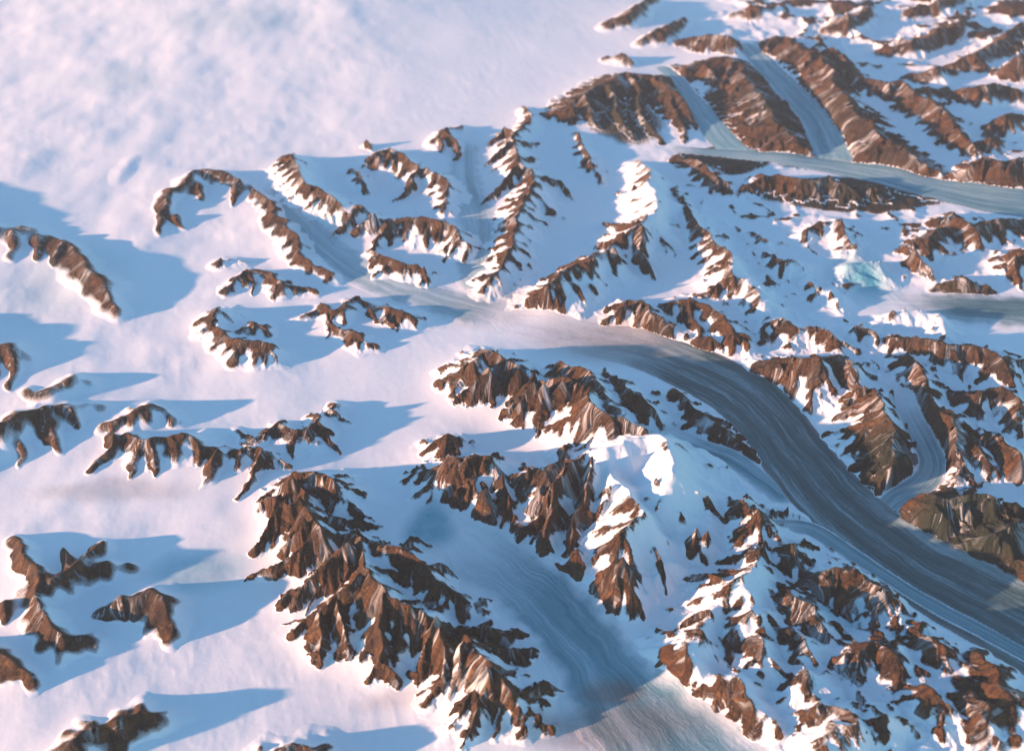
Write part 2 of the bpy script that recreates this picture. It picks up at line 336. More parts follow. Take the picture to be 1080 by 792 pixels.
mountain('mountain_ridge', 'dark ridge with snow slabs leaning toward the lower glacier near the right edge', 2.7, [
    ('c', .8, .9, '872,692 906,687 930,672 942,688 956,706', {'tr': .7}), ('c', .8, .8, '962,710 982,728 1014,752'), ('c', .8, .8, '964,646 982,668 1004,686', {'tr': .8}), ('s', .9, .12, '906,688 914,710'), ('s', .9, .12, '930,674 936,704'), ('s', .8, .12, '890,690 894,708'),
    ('s', .8, .12, '982,728 976,744'), ('s', .8, .12, '982,668 972,682')], soft=.5, snowy=.15)
mountain('mountain_ridge', 'reddish-tipped dark hills in the lower right corner', 2.6, [
    ('c', .8, .8, '1022,716 1040,740 1054,776'), ('c', .9, .8, '1030,684 1048,700 1066,730 1100,760'), ('s', .8, .12, '1046,700 1034,716'), ('s', .8, .12, '1042,744 1030,764'), ('s', .8, .12, '1064,728 1080,728')], soft=.9, bare=.2)
mountain('mountain_ridge', 'bare greenish-brown island hills ringed by the curling ice arm at the right', 3.3, [
    ('c', .8, .9, '944,548 966,534 990,527 1040,526 1090,540'), ('c', .8, .8, '1010,590 1038,562 1066,552 1110,556'), ('c', .8, .8, '1044,610 1070,600 1110,590'), ('s', .9, .12, '966,536 984,560'), ('s', .9, .12, '990,529 1004,566'), ('s', .9, .12, '1016,528 1024,556'), ('s', .8, .12, '1066,554 1072,584'), ('s', .8, .12, '1038,562 1014,570'), ('s', .9, .12, '952,543 958,566'), ('s', .9, .12, '1040,527 1048,550'), ('s', .9, .12, '1070,602 1062,626'), ('s', .9, .12, '1050,560 1050,590')], bare=.4)
# front left-of-centre ridge
mountain('mountain_massif', 'large golden-brown fluted ridge standing alone in front, spurs reaching the pink snow like claws', 4.3, [
    ('c', .7, .8, '300,508 310,497 332,496 356,505 372,524', {'tr': .75}), ('c', .75, .9, '312,500 318,530 336,556 362,560', {'tr': .75}),
    ('c', .9, .95, '360,560 376,566 386,592 404,616 422,628 446,642 466,656', {'tr': .5}), ('c', .95, .55, '464,656 486,670 514,696 540,720 566,748', {'tr': .75}),
    ('c', .9, .6, '372,561 404,573 434,586 470,616 502,640', {'tr': .5}), ('c', .5, .4, '474,662 500,658 524,664 540,680', {'tr': .7}),
    ('s', .8, .26, '310,500 298,520 276,530', {'tr': .95, 'k': 1.35}), ('s', .9, .26, '312,520 287,550 270,572', {'tr': .95, 'k': 1.35}), ('s', .9, .26, '320,544 293,580', {'tr': .95, 'k': 1.35}), ('s', .9, .26, '334,558 293,600', {'tr': .95, 'k': 1.35}), ('s', .95, .26, '364,566 338,600 304,626', {'tr': .95, 'k': 1.35}),
    ('s', .9, .26, '380,600 346,634 310,656', {'tr': .95, 'k': 1.35}), ('s', .6, .26, '336,640 334,682', {'tr': .95, 'k': 1.35}), ('s', .7, .26, '360,634 368,690', {'tr': .95, 'k': 1.35}), ('s', .95, .26, '408,622 398,696 412,712', {'tr': .95, 'k': 1.35}), ('s', .95, .26, '390,606 372,650', {'tr': .95, 'k': 1.35}), ('s', .95, .26, '432,634 420,676', {'tr': .8}),
    ('s', .95, .26, '458,650 438,712', {'tr': .95, 'k': 1.35}), ('s', .9, .26, '466,662 466,728', {'tr': .95, 'k': 1.35}), ('s', .9, .26, '486,674 490,732', {'tr': .95, 'k': 1.35}), ('s', .9, .26, '510,698 520,742', {'tr': .95, 'k': 1.35}), ('s', .6, .26, '500,686 502,720', {'tr': .8}),
    ('s', .8, .26, '340,497 352,520'), ('s', .8, .26, '404,574 436,606', {'tr': .4}), ('s', .8, .26, '420,580 464,624'), ('s', .6, .26, '480,672 540,690')], bare=.06, chip=.6, k=.68)
mountain('rocky_hill', 'loose chain of small crags on snow just behind the golden fluted ridge', 1.8, [
    ('c', .7, .9, '252,452 264,464 290,447 304,455 320,457 334,444 354,424'), ('c', .8, .8, '240,478 254,474 277,470 300,486'), ('s', .9, .12, '336,445 360,478'), ('s', .9, .12, '350,426 372,448'), ('s', .8, .12, '302,456 312,468 331,477'), ('s', .8, .12, '276,458 274,470'),
    ('s', .9, .12, '277,472 266,504 246,528'), ('s', .8, .12, '256,474 250,490'), ('s', .8, .12, '277,474 294,500')], soft=.3, group=LOW)
mountain('rocky_hill', 'dark comb of hanging teeth on blue snow, left of the golden ridge', 1.9, [
    ('c', .8, .9, '108,446 142,432 160,424 182,437'), ('c', .9, .9, '122,456 152,464 180,460 202,457 228,471'), ('s', .9, .12, '122,452 108,476 90,498'), ('s', .9, .12, '150,464 134,502'), ('s', .9, .12, '158,464 162,502'), ('s', .9, .12, '180,461 186,486'), ('s', .9, .12, '212,462 204,496'), ('s', .9, .12, '227,472 224,504 212,516')], soft=1.1, group=LOW)
mountain('rocky_hill', 'blurred ridge with three hanging dark legs at the left edge, below a pink snow lip', 1.9, [
    ('c', 1.5, .8, '-150,440 -80,452 0,444 20,431 60,424 108,424'), ('s', .9, .12, '12,438 20,496'), ('s', .9, .12, '46,428 64,480'), ('s', .9, .12, '72,426 84,456'), ('s', .9, .12, '48,430 44,474'), ('s', .9, .12, '-6,448 -4,500')], soft=1.6, group=LOW)
mountain('rocky_hill', 'solitary dark bow-shaped crag on the left snowfield, above the hanging teeth', 1.6, [
    ('c', .8, .9, '27,407 50,411 77,395 102,402'), ('s', .8, .12, '30,408 38,420')], soft=1.5, group=LOW)
mountain('rocky_hill', 'small dark outcrop cut by the left edge, halfway up', 1.9, [
    ('c', 1.5, .7, '-150,330 -70,344 0,360 20,367 38,378'), ('s', .9, .12, '8,364 10,412'), ('s', .8, .12, '-8,360 -6,400')], soft=1.7, group=LOW)
mountain('rocky_hill', 'lone brown crag cluster amid pink snow, left of the central ice junction', 2.0, [
    ('c', .8, .9, '212,346 224,330 234,322 252,327'), ('c', .9, .9, '226,342 257,357 280,361 298,370'), ('c', .6, .6, '250,346 267,339 284,351'), ('s', .9, .12, '234,344 232,362'), ('s', .9, .12, '257,358 246,378 254,388'), ('s', .8, .12, '248,352 240,366'), ('s', .8, .12, '226,332 216,352')], soft=.6, group=LOW)
mountain('rocky_hill', 'branching blurred dark ridge in the lower left, shaped like antlers', 2.1, [
    ('c', .7, .9, '12,564 30,591 34,624 44,646 70,671 94,671'), ('c', .9, .9, '36,598 58,611 78,592 104,571'), ('c', .8, .8, '80,594 110,591 144,595'), ('c', .9, .9, '106,637 130,625 158,621 174,638 178,662'),
    ('s', .9, .12, '70,600 68,576'), ('s', .9, .12, '92,594 96,626'), ('s', .9, .12, '130,626 130,662'), ('s', .8, .12, '2,628 28,632'), ('s', .9, .12, '42,644 38,672'), ('s', .8, .12, '64,608 68,634'), ('s', .9, .12, '66,668 58,688')], soft=1.5, k=.6, group=LOW)
mountain('rocky_hill', 'dark blurred lump on blue snow by the lower left edge', 1.7, [
    ('c', 1.7, .8, '-170,700 -90,680 -12,686 10,694 32,716'), ('s', .8, .12, '2,628 8,662')], soft=1.6, bare=.1, k=.7, group=LOW)
mountain('rocky_hill', 'curved blurred ridge crossing the bottom edge at the left', 2.1, [
    ('c', .8, .9, '56,808 68,790 90,768 114,755 144,744 176,752'), ('s', .9, .12, '98,764 100,796'), ('s', .9, .12, '118,756 136,792'), ('s', .8, .12, '142,746 140,768')], soft=1.5, k=.7, group=LOW)
mountain('rocky_hill', 'row of dark rock tips just showing at the bottom edge', 1.6, [
    ('c', .9, .9, '268,798 284,790 310,786 344,794 360,806'), ('s', .8, .12, '310,787 312,806')], soft=1.1, group=LOW)
mountain('rocky_hill', 'faint blue-grey snowy knoll on the pale icefield under the cloud bank', .5, [
    ('c', .9, .7, '140,166 130,178 120,192', {'k': 2.2})], soft=1.4, snowy=.2, group=LOW)

GLACIERS = [
 dict(name='glacier', label='broad dark striped valley glacier sweeping from the centre to the lower right edge', debris=1.0, cover=0.0, head=(3, 20), lateral=.8, edge=.14,
      line=[(545,340,26),(620,357,30),(690,373,36),(750,396,42),(800,430,43),(838,482,41),(888,542,45),(968,600,56),(1072,654,68),(1240,742,84)]),
 dict(name='glacier', label='joined upper glacier bending to the right edge with a dark line down its middle', debris=.35, cover=0.0, head=(-2, 4), lateral=.5,
      line=[(716,158,10),(780,165,12),(850,172,17),(930,187,22),(1010,206,30),(1090,218,36),(1200,224,40)]),
 dict(name='glacier', label='narrower blue glacier dropping straight between brown walls', debris=.15, cover=0.0, group='blue upper glaciers', lateral=.7, head=(-6, 2),
      line=[(700,74,8),(726,104,12),(748,134,16),(772,160,18),(800,168,12)]),
 dict(name='glacier', label='wider blue glacier bounded by the rust-brown ridge, joining the bend from above', debris=.2, cover=0.0, group='blue upper glaciers', lateral=.7, head=(-6, 2),
      line=[(788,50,10),(812,78,16),(842,108,18),(864,136,18),(880,170,20)]),
 dict(name='glacier', label='flat hazy side glacier running out of the right edge beneath the rusty hills', debris=.7, cover=0.0, head=(0, 8), edge=.5,
      line=[(930,320,26),(1000,325,34),(1090,330,40),(1200,332,44)]),
 dict(name='glacier', label='pale ice arm curling round the bare island hills into the dark glacier', debris=.45, cover=0.0, head=(0, 8), edge=.35, warp=.15,
      line=[(952,420,12),(966,458,14),(988,498,16),(964,520,15),(938,530,13),(930,548,12),(950,570,10)]),
 dict(name='glacier', label='slim pale tributary curving from below the white prow into the dark glacier', debris=.4, cover=0.0, edge=.3, head=(0, 5), warp=.15,
      line=[(790,562,6),(820,557,11),(856,557,13),(890,580,12),(940,614,11),(1000,648,11),(1080,690,12),(1200,750,12)], over=2.0),
 dict(name='glacier', label='blue side glacier in shade dropping from the snow dome to the dark glacier', debris=.3, cover=0.0, edge=.4, head=(0, 5),
      line=[(710,462,10),(744,476,16),(780,490,18),(822,522,18)]),
 dict(name='glacier', label='teal shaded glacier filling the valley between golden ridge and snow dome', debris=.22, cover=0.0, head=(0, 12), edge=.4, warp=.8,
      line=[(468,556,30),(508,590,40),(554,622,46),(600,664,48),(640,714,52),(690,775,72),(760,845,100)]),
 dict(name='glacier', label='curved snow-veiled ice stream left of the long ribbed ridge', debris=.2, cover=.3, head=(0, 6), tail=6, edge=.5,
      line=[(282,192,12),(306,224,18),(340,262,24),(396,298,26),(460,318,28),(540,338,30)]),
 dict(name='glacier', label='hooked ice stream sliding between the ribbed ridge and the herringbone ridge', debris=.2, cover=.35, head=(0, 6), tail=6, edge=.5,
      line=[(490,150,16),(488,200,22),(508,240,26),(500,280,30),(520,326,30),(560,344,30)]),
]
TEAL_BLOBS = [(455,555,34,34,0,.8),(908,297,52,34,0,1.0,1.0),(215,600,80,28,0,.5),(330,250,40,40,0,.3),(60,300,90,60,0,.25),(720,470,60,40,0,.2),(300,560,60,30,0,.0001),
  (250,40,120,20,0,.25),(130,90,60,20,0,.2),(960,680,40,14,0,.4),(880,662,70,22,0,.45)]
SNOW_BLOBS = [(908,292,46,30,0,.6,.8,.8),(662,480,56,38,0,.8,.6,4.5),(690,560,20,30,0,.5,.7,3.0),(690,212,22,40,0,.3,.8,3.0),(740,572,22,14,0,.2,.7,1.0),(300,20,4,4,0,.001),(392,582,30,26,0,.5,.8,3.5),(960,336,30,12,0,.2,.8,1.5),(800,300,60,40,0,.3,.8,1.0),(880,280,70,40,0,.3,.8,1.0)]
DIRT_HAZE_BLOBS = [(640,358,110,36,0,.45),(520,325,80,30,0,.25),(650,768,150,44,0,.6),(655,735,50,24,0,.8),(120,520,120,18,0,.3),(420,740,60,20,0,.25),(470,420,60,24,0,.0001),(900,470,40,30,0,.0001)]  # rubble, plus a faint streak on the left snow painted in for haze
GREEN_SHADE_BLOBS = [(660,130,70,50,0,.8),(930,500,70,40,0,.9),(1015,570,100,60,0,1.0),(900,205,90,44,0,.7),(840,130,80,50,0,.5),(1010,320,80,40,0,.6),(840,620,80,40,0,.5),(760,440,60,40,0,.5)]  # greenish bare land; shade painted in on island hills and upper brown ridges
BARE_BLOBS = [(660,130,70,44,0,.6,.7),(815,125,90,70,0,1.0,.5),(900,206,130,26,0,1.0,.5),(760,170,70,20,0,.9,.5),(935,170,60,30,0,.8,.5),(930,500,44,34,0,1.0,.5),(1015,570,90,60,0,1.0,.5),(1000,318,110,20,0,.7,.6),(790,470,40,44,0,.7,.6),(880,630,60,30,0,.35,.7)]


# ------------------------------------------------------------------ bare ice and rubble on the snow, and haze streaks painted at the left
TEAL = np.zeros((NY, NX), np.float32)
DIRT_HAZE = np.zeros((NY, NX), np.float32)
wxn = X + 2.0 * (fbm(X / 4, Y / 4, 71, 3) - 0.5)
wyn = Y + 2.0 * (fbm(X / 4, Y / 4, 73, 3) - 0.5)


def blob(A, px, py, rx, ry, rot, amt, soft=0.75, z=0.0):
    """an elliptical patch; centre and radii in photograph pixels"""
    cx, cy = unproject(px, py, z)
    ex, ey = unproject(px + rx, py, z); lx = abs(ex - cx)
    fx, fy = unproject(px, py + ry, z); ly = abs(fy - cy)
    r = math.radians(rot)
    dx = wxn - cx; dy = wyn - cy
    u = (dx * math.cos(r) + dy * math.sin(r)) / lx
    v = (-dx * math.sin(r) + dy * math.cos(r)) / ly
    d = np.sqrt(u * u + v * v)
    np.maximum(A, amt * sstep(1.0, 1 - soft, d), out=A)


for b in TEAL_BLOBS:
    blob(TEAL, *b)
for b in DIRT_HAZE_BLOBS:
    blob(DIRT_HAZE, *b)

# ------------------------------------------------------------------ glaciers
GID = np.full((NY, NX), -1, np.int32)
GU = np.zeros((NY, NX), np.float32)
GV = np.zeros((NY, NX), np.float32)
GD = np.full((NY, NX), 9.0, np.float32)
GALL = np.full((NY, NX), 9.0, np.float32)     # relative distance to the nearest glacier's middle line


def smooth_line(pts, n=3):
    pts = np.array(pts, float)
    for _ in range(n):
        q = [pts[0]]
        for a, b in zip(pts[:-1], pts[1:]):
            q += [a * 0.75 + b * 0.25, a * 0.25 + b * 0.75]
        q.append(pts[-1])
        pts = np.array(q)
    return pts


for gi, g in enumerate(GLACIERS):
    cl = []
    for (px, py, hw) in g['line']:
        x_, y_ = unproject(px, py)
        e_, _ = unproject(px + hw, py)
        cl.append((x_, y_, e_ - x_))
    cl = smooth_line(cl)
    s0 = 0.0
    bestd = np.full((NY, NX), 9.0, np.float32)
    ncl = len(cl) - 1
    for si, (a, b) in enumerate(zip(cl[:-1], cl[1:])):
        w = max(a[2], b[2]) * 2.2
        win = ij_window(min(a[0], b[0]) - w, max(a[0], b[0]) + w, min(a[1], b[1]) - w, max(a[1], b[1]) + w)
        dx, dy = b[0] - a[0], b[1] - a[1]
        L2 = dx * dx + dy * dy; L = math.sqrt(L2)
        if win is None or L < 1e-6:
            s0 += L; continue
        r0, r1, c0, c1 = win
        wf = g.get('warp', 0.35)
        x = wxn[r0:r1, c0:c1] * wf + X[r0:r1, c0:c1] * (1 - wf)
        y = wyn[r0:r1, c0:c1] * wf + Y[r0:r1, c0:c1] * (1 - wf)
        u = ((x - a[0]) * dx + (y - a[1]) * dy) / L2
        past = ((u < 0) & (si == 0)) | ((u > 1) & (si == ncl - 1))
        u = np.clip(u, 0, 1)
        ex = x - (a[0] + u * dx); ey = y - (a[1] + u * dy)
        hw = a[2] + u * (b[2] - a[2])
        d = np.sqrt(ex * ex + ey * ey) / hw + past * 5.0
        sg = np.where(ex * dy - ey * dx > 0, 1, -1)
        sub = bestd[r0:r1, c0:c1]
        sel = d < sub
        sub[sel] = d[sel]
        if g['cover'] < 0.2:
            np.minimum(GALL[r0:r1, c0:c1], d, out=GALL[r0:r1, c0:c1])
        sel2 = sel & (d < 1) & ((GID[r0:r1, c0:c1] < 0) | (GID[r0:r1, c0:c1] == gi) | (d < GD[r0:r1, c0:c1] * g.get('over', 0.0)))
        GID[r0:r1, c0:c1][sel2] = gi
        GD[r0:r1, c0:c1][sel2] = d[sel2]
        GU[r0:r1, c0:c1][sel2] = (d * sg)[sel2]
        GV[r0:r1, c0:c1][sel2] = (s0 + u * L)[sel2]
        s0 += L
GCOV = np.zeros((NY, NX), np.float32)
for gi, g in enumerate(GLACIERS):
    h0, h1 = g.get('head', (0, 0))
    if 'tail' in g:
        v1 = GV[GID == gi].max() if (GID == gi).any() else 0
        GCOV += np.where(GID == gi, sstep(v1 - g['tail'], v1 - 0.5, GV + 2 * (fbm(X / 2, Y / 2, 78, 3) - 0.5)), 0)
    if h1 > 0:
        GCOV += 0 if h1 <= 0 else np.where(GID == gi, 1 - sstep(h0, h1, GV + 3 * (fbm(X / 3, Y / 3, 77, 3) - 0.5)), 0)
GEDGE = np.zeros((NY, NX), np.float32)
for gi, g in enumerate(GLACIERS):
    GEDGE = np.where(GID == gi, sstep(1.0, 1.0 - g.get('edge', 0.08), GD + g.get('edge', 0.08) * 0.6 * (fbm(X / 0.9, Y / 0.9, 79, 3) - 0.5)), GEDGE)
GEDGE = GEDGE.astype(np.float32)
print('glaciers', round(time.time() - T0, 1))


# ------------------------------------------------------------------ base surface
B = 0.10 * (fbm(X / 9, Y / 9, 3, 3) - 0.5)
topleft = sstep(120, 190, Y) * sstep(40, -30, X)
B = B + topleft * 0.05 * np.clip(Y - 125, 0, 300) + topleft * 2.4 * (fbm(X / 46, Y / 60, 7, 4, 0.45) - 0.5)
left = sstep(-8, -30, X)
B = B + left * 0.5 * (fbm(X / 7 + 3, Y / 10, 11, 3) - 0.5)
B = B + 0.035 * (ridged(X / 1.4 + Y / 5, Y / 2.6, 13, 3) - 0.5) * sstep(0.2, 0.7, fbm(X / 6, Y / 6, 15, 2))
B = B.astype(np.float32)

# broken snow relief between the ridges of the far and right country
free = sstep(1.05, 1.7, GALL)
RID = ridged(X / 9 + 0.5 * vnoise(X / 3, Y / 3, 5), Y / 12, 19, 5, 0.55)
farr = sstep(135, 175, Y) * sstep(22, 48, X - 0.12 * (Y - 150))
midr = sstep(14, 26, X) * sstep(160, 130, Y)
RID2 = ridged(X / 3.6 + 0.6 * vnoise(X / 2, Y / 2, 6), Y / 4.6, 23, 4, 0.5)
B = (B + free * (farr * 3.4 * np.clip(RID - 0.25, 0, 1) ** 1.4 + midr * 0.9 * np.clip(RID2 - 0.25, 0, 1) ** 1.4)).astype(np.float32)
GROCK = free * np.maximum(farr * sstep(0.50, 0.72, RID + 0.25 * (fbm(X / 2, Y / 2, 29, 3) - 0.5)), 0.75 * midr * sstep(0.62, 0.85, RID2 + 0.3 * (fbm(X / 1.2, Y / 1.2, 31, 3) - 0.5)))

M = np.zeros((NY, NX), np.float32)         # height above the base
OWN = np.full((NY, NX), -1, np.int32)      # which line owns this point
TT = np.ones((NY, NX), np.float32)         # relative distance from the line that owns it
ROCKW = np.zeros((NY, NX), np.float32)
AL = np.zeros((NY, NX), np.float32)        # distance along the line, for the streaks of the rock
FL = np.zeros((NY, NX), np.float32)        # fluting, kept for the rock colour
rng = np.random.default_rng(5)
LINES = []                                  # (mountain index, part index)


def subdivide(pts, n, amp):
    """fractal midpoint displacement in world units; pts rows are x, y, h"""
    for _ in range(n):
        out = [pts[0]]
        for a, b in zip(pts[:-1], pts[1:]):
            d = b - a
            L = math.hypot(d[0], d[1])
            m = (a + b) / 2
            o = rng.uniform(-1, 1) * amp * L
            m = m + np.array([-d[1] / (L + 1e-6) * o, d[0] / (L + 1e-6) * o, rng.uniform(-1, 1) * 0.10 * min(L, 1.5) * min(1, m[2])])
            out += [m, b]
        pts = out
    return pts


def stamp(pts, width_of, idx, tr, seed, flute, sharp, asym=0.0):
    """raise the ground along one polyline"""
    pts = np.array(pts, np.float32)
    wmax = width_of(pts[:, 2].max())
    win = ij_window(pts[:, 0].min() - wmax, pts[:, 0].max() + wmax, pts[:, 1].min() - wmax, pts[:, 1].max() + wmax)
    if win is None:
        return
    r0, r1, c0, c1 = win
    x = X[r0:r1, c0:c1]; y = Y[r0:r1, c0:c1]
    # gentle warp so that no flank is a straight ramp
    wx = x + 0.8 * (vnoise(x / 1.6, y / 1.6, 91) - 0.5) + 0.22 * (vnoise(x / 0.5, y / 0.5, 92) - 0.5)
    wy = y + 0.8 * (vnoise(x / 1.6, y / 1.6, 93) - 0.5) + 0.22 * (vnoise(x / 0.5, y / 0.5, 94) - 0.5)
    best = np.zeros(x.shape, np.float32)
    bt = np.ones(x.shape, np.float32); bs = np.zeros(x.shape, np.float32); bh = np.zeros(x.shape, np.float32)
    s0 = 0.0
    for a, b in zip(pts[:-1], pts[1:]):
        dx, dy = b[0] - a[0], b[1] - a[1]
        L2 = dx * dx + dy * dy + 1e-9
        L = math.sqrt(L2)
        u = np.clip(((wx - a[0]) * dx + (wy - a[1]) * dy) / L2, 0, 1)
        ex = wx - (a[0] + u * dx); ey = wy - (a[1] + u * dy)
        d = np.sqrt(ex * ex + ey * ey)
        h = a[2] + u * (b[2] - a[2])
        w = width_of(h)
        t = d / w
        v = h * (1 - np.minimum(t, 1)) ** 1.0
        sel = v > best
        if sel.any():
            ang = np.arctan2(ex * dy - ey * dx, 1e-3 + np.abs(ex * dx + ey * dy)) * 0.0
            over = ((wx - a[0]) * dx + (wy - a[1]) * dy) / L - u * L      # beyond an end: fans out
            best[sel] = v[sel]; bt[sel] = t[sel]; bh[sel] = h[sel]
            bs[sel] = (s0 + u * L + over * 0.8 + np.where(ex * dy - ey * dx > 0, 57.0, 0.0))[sel]
        s0 += L
    g = ridged(bs * 0.7, bt * 0.9 + 3, seed, 2)
    te = bt * (1 + 0.35 * flute * (0.5 - g) * np.minimum(1, bt * 3.0))
    te = np.clip(te, 0, 1)
    m = bh * (1 - te) ** sharp
    cur = M[r0:r1, c0:c1]
    sel = m > cur
    cur[sel] = m[sel]
    OWN[r0:r1, c0:c1][sel] = idx
    TT[r0:r1, c0:c1][sel] = te[sel]
    ROCKW[r0:r1, c0:c1][sel] = tr
    FL[r0:r1, c0:c1][sel] = g[sel]
    AL[r0:r1, c0:c1][sel] = bs[sel]


for mi, md in enumerate(MOUNTAINS):
    for li, ln in enumerate(md['lines']):
        role, ha, hb, s = ln[:4]
        opt = ln[4] if len(ln) > 4 else {}
        px = P(s)
        n = len(px)
        H = md['h']
        seg = [0.0]
        for a, b in zip(px[:-1], px[1:]):
            seg.append(seg[-1] + math.hypot(b[0] - a[0], (b[1] - a[1]) * 1.6))
        pts = []
        for q, (x_, y_) in enumerate(px):
            f = seg[q] / max(seg[-1], 1e-6)
            h = ha + (hb - ha) * f
            if role == 'c':
                h = h * (0.55 + 0.45 * math.sin(math.pi * min(max(f, 0.0), 1.0)) ** 0.6) if 'flat' not in opt else h
            h *= H
            h = max(h, 0.12)
            wx_, wy_ = unproject(x_, y_, h)
            pts.append(np.array([wx_, wy_, h]))
        pts = subdivide(pts, 2 if role == 'c' else 2, 0.11)
        part = li
        LINES.append((mi, part, role))
        idx = len(LINES) - 1
        kk = md['k'] * opt.get('k', 1.0)
        if role == 'c':
            wid = lambda h, kk=kk: np.maximum(h * 2.0 * kk, 0.25) + 0.4
        else:
            wid = lambda h, kk=kk: np.maximum(h * 0.85 * kk, 0.2) + 0.35
        tr = opt.get('tr', 0.48 if role == 'c' else 0.72) * 0.74 + md['bare'] - md['snowy']
        seed = mi * 101 + li * 7
        stamp(pts, wid, idx, tr, seed, 0.85 if md['soft'] < 0.5 else 0.55, 2.0)
        # lesser ribs that branch off a crest on both sides and interlock with the next mountain's
        if role == 'c' and md['soft'] < 0.75 and 'norib' not in opt and opt.get('tr', 1) > 0.1:
            acc = 0.0; side = rng.choice([-1, 1]); nxt = rng.uniform(0.6, 1.6)
            for a, b in zip(pts[:-1], pts[1:]):
                d = b - a
                L = math.hypot(d[0], d[1])
                while acc + L > nxt:
                    p = a + d * ((nxt - acc) / L)
                    ang = math.atan2(d[1], d[0]) + side * math.radians(rng.uniform(48, 88))
                    ln_ = p[2] * rng.uniform(0.9, 2.0) + 0.3
                    q1 = p + np.array([math.cos(ang) * ln_ * 0.55, math.sin(ang) * ln_ * 0.55, 0])
                    q1[2] = p[2] * rng.uniform(0.38, 0.55)
                    a2 = ang + rng.uniform(-0.5, 0.5)
                    q2 = q1 + np.array([math.cos(a2) * ln_ * 0.45, math.sin(a2) * ln_ * 0.45, 0]); q2[2] = 0.1
                    p2 = p.copy(); p2[2] *= rng.uniform(0.86, 0.97)
                    stamp(subdivide([p2, q1, q2], 2, 0.12), (lambda h: np.maximum(h * 0.75, 0.2) + 0.3), idx, tr + rng.uniform(-0.1, 0.2), seed + 3, 0.6, 2.0)
                    side = -side
                    nxt += rng.uniform(0.9, 2.1)
                acc += L
print('lines', len(LINES), 'stamped', round(time.time() - T0, 1))

valid = OWN >= 0
owner_m = np.full(OWN.shape, -1, np.int32)
lm = np.array([l[0] for l in LINES] + [-1])
owner_m = lm[OWN]
softv = np.array([m['soft'] for m in MOUNTAINS] + [0.0], np.float32)
SOFT = blur(np.where(valid, softv[owner_m], 0).astype(np.float32), 6)
SOFT = np.maximum(SOFT, np.where(valid, softv[owner_m], 0)).astype(np.float32)

# glaciers keep their beds free of the mountains' feet
M *= sstep(0.75, 1.15, GALL)
M = np.where(valid, M * (1 + 0.10 * (fbm(X / 1.5, Y / 1.5, 43, 3) - 0.5)), 0).astype(np.float32)
CELL = (STEP_X * np.sqrt(X * 0 + Y * Y + HC * HC) / FPX).astype(np.float32)


def world_grad(A):
    """slope of a lattice array in world units"""
    ax = np.gradient(A, axis=1); ay = np.gradient(A, axis=0)
    xx = np.gradient(X, axis=1)
    xy = np.gradient(X, axis=0); yy = np.gradient(Y, axis=0)
    gx = ax / xx
    return gx, (ay - gx * xy) / yy


def gullies(M):
    """branching gullies that run down the slope, coarse ones first, finer ones turning into them"""
    Ms = blur(M, 3)
    gx, gy = world_grad(Ms)
    on = np.where((M > 0.02).ravel())[0]
    x = X.ravel()[on]; y = Y.ravel()[on]; m = M.ravel()[on]; cell = CELL.ravel()[on]
    gx = gx.ravel()[on]; gy = gy.ravel()[on]
    sl = np.sqrt(gx * gx + gy * gy) + 1e-5
    fade = sstep(0.06, 0.42, sl) * sstep(0.03, 0.5, m) * (0.3 + 0.7 * sstep(0.02, 0.3, TT.ravel()[on])) * (1 - 0.85 * np.clip(SNOWED.ravel()[on], 0, 1)) * (1 - 0.3 * np.clip(SOFT.ravel()[on], 0, 1.5))
    hx = gx.copy(); hy = gy.copy()
    H = np.zeros_like(x); E = np.zeros_like(x)
    lam = 2.0; amp = 0.12; wgt = 1.0
    for o in range(6):
        L = np.sqrt(hx * hx + hy * hy) + 1e-5
        px, py = -hy / L, hx / L                    # across the slope
        p = x / lam + 3.3 * o; q = y / lam - 1.7 * o
        ip = np.floor(p).astype(np.int32); iq = np.floor(q).astype(np.int32)
        fp = p - ip; fq = q - iq
        c_ = np.zeros_like(x); s_ = np.zeros_like(x); wt = np.zeros_like(x)
        for i in (-1, 0, 1, 2):
            for j in (-1, 0, 1, 2):
                u = fp - i - 0.7 * (_hash(ip + i, iq + j, 500 + o) - 0.15)
                v = fq - j - 0.7 * (_hash(ip + i, iq + j, 700 + o) - 0.15)
                w = np.exp(-2.0 * (u * u + v * v))
                a = (u * px + v * py) * (2 * math.pi * 1.05)
                c_ += w * np.cos(a); s_ += w * np.sin(a); wt += w
        c_ /= wt; s_ /= wt
        mag = np.sqrt(c_ * c_ + s_ * s_) + 1e-4
        k = np.minimum(1, mag * 2.2) / mag          # even out the strength where waves cancel
        c_ *= k; s_ *= k
        res = sstep(2.2, 4.5, lam / cell)
        sharp = 1 - np.sqrt(np.clip((1 - c_) * 0.5, 0, 1)) * 2        # narrow crests, rounded hollows
        h = (0.45 * c_ + 0.55 * sharp)
        H += h * amp * lam * fade * res
        E += h * wgt * fade * res
        f = -s_ * amp * 2 * math.pi * fade * 1.2
        hx = hx + f * px; hy = hy + f * py
        lam *= 0.52; amp *= 0.95; wgt *= 0.72
    D = np.zeros(M.size, np.float32); D[on] = H
    EE = np.zeros(M.size, np.float32); EE[on] = E
    return D.reshape(M.shape), EE.reshape(M.shape)


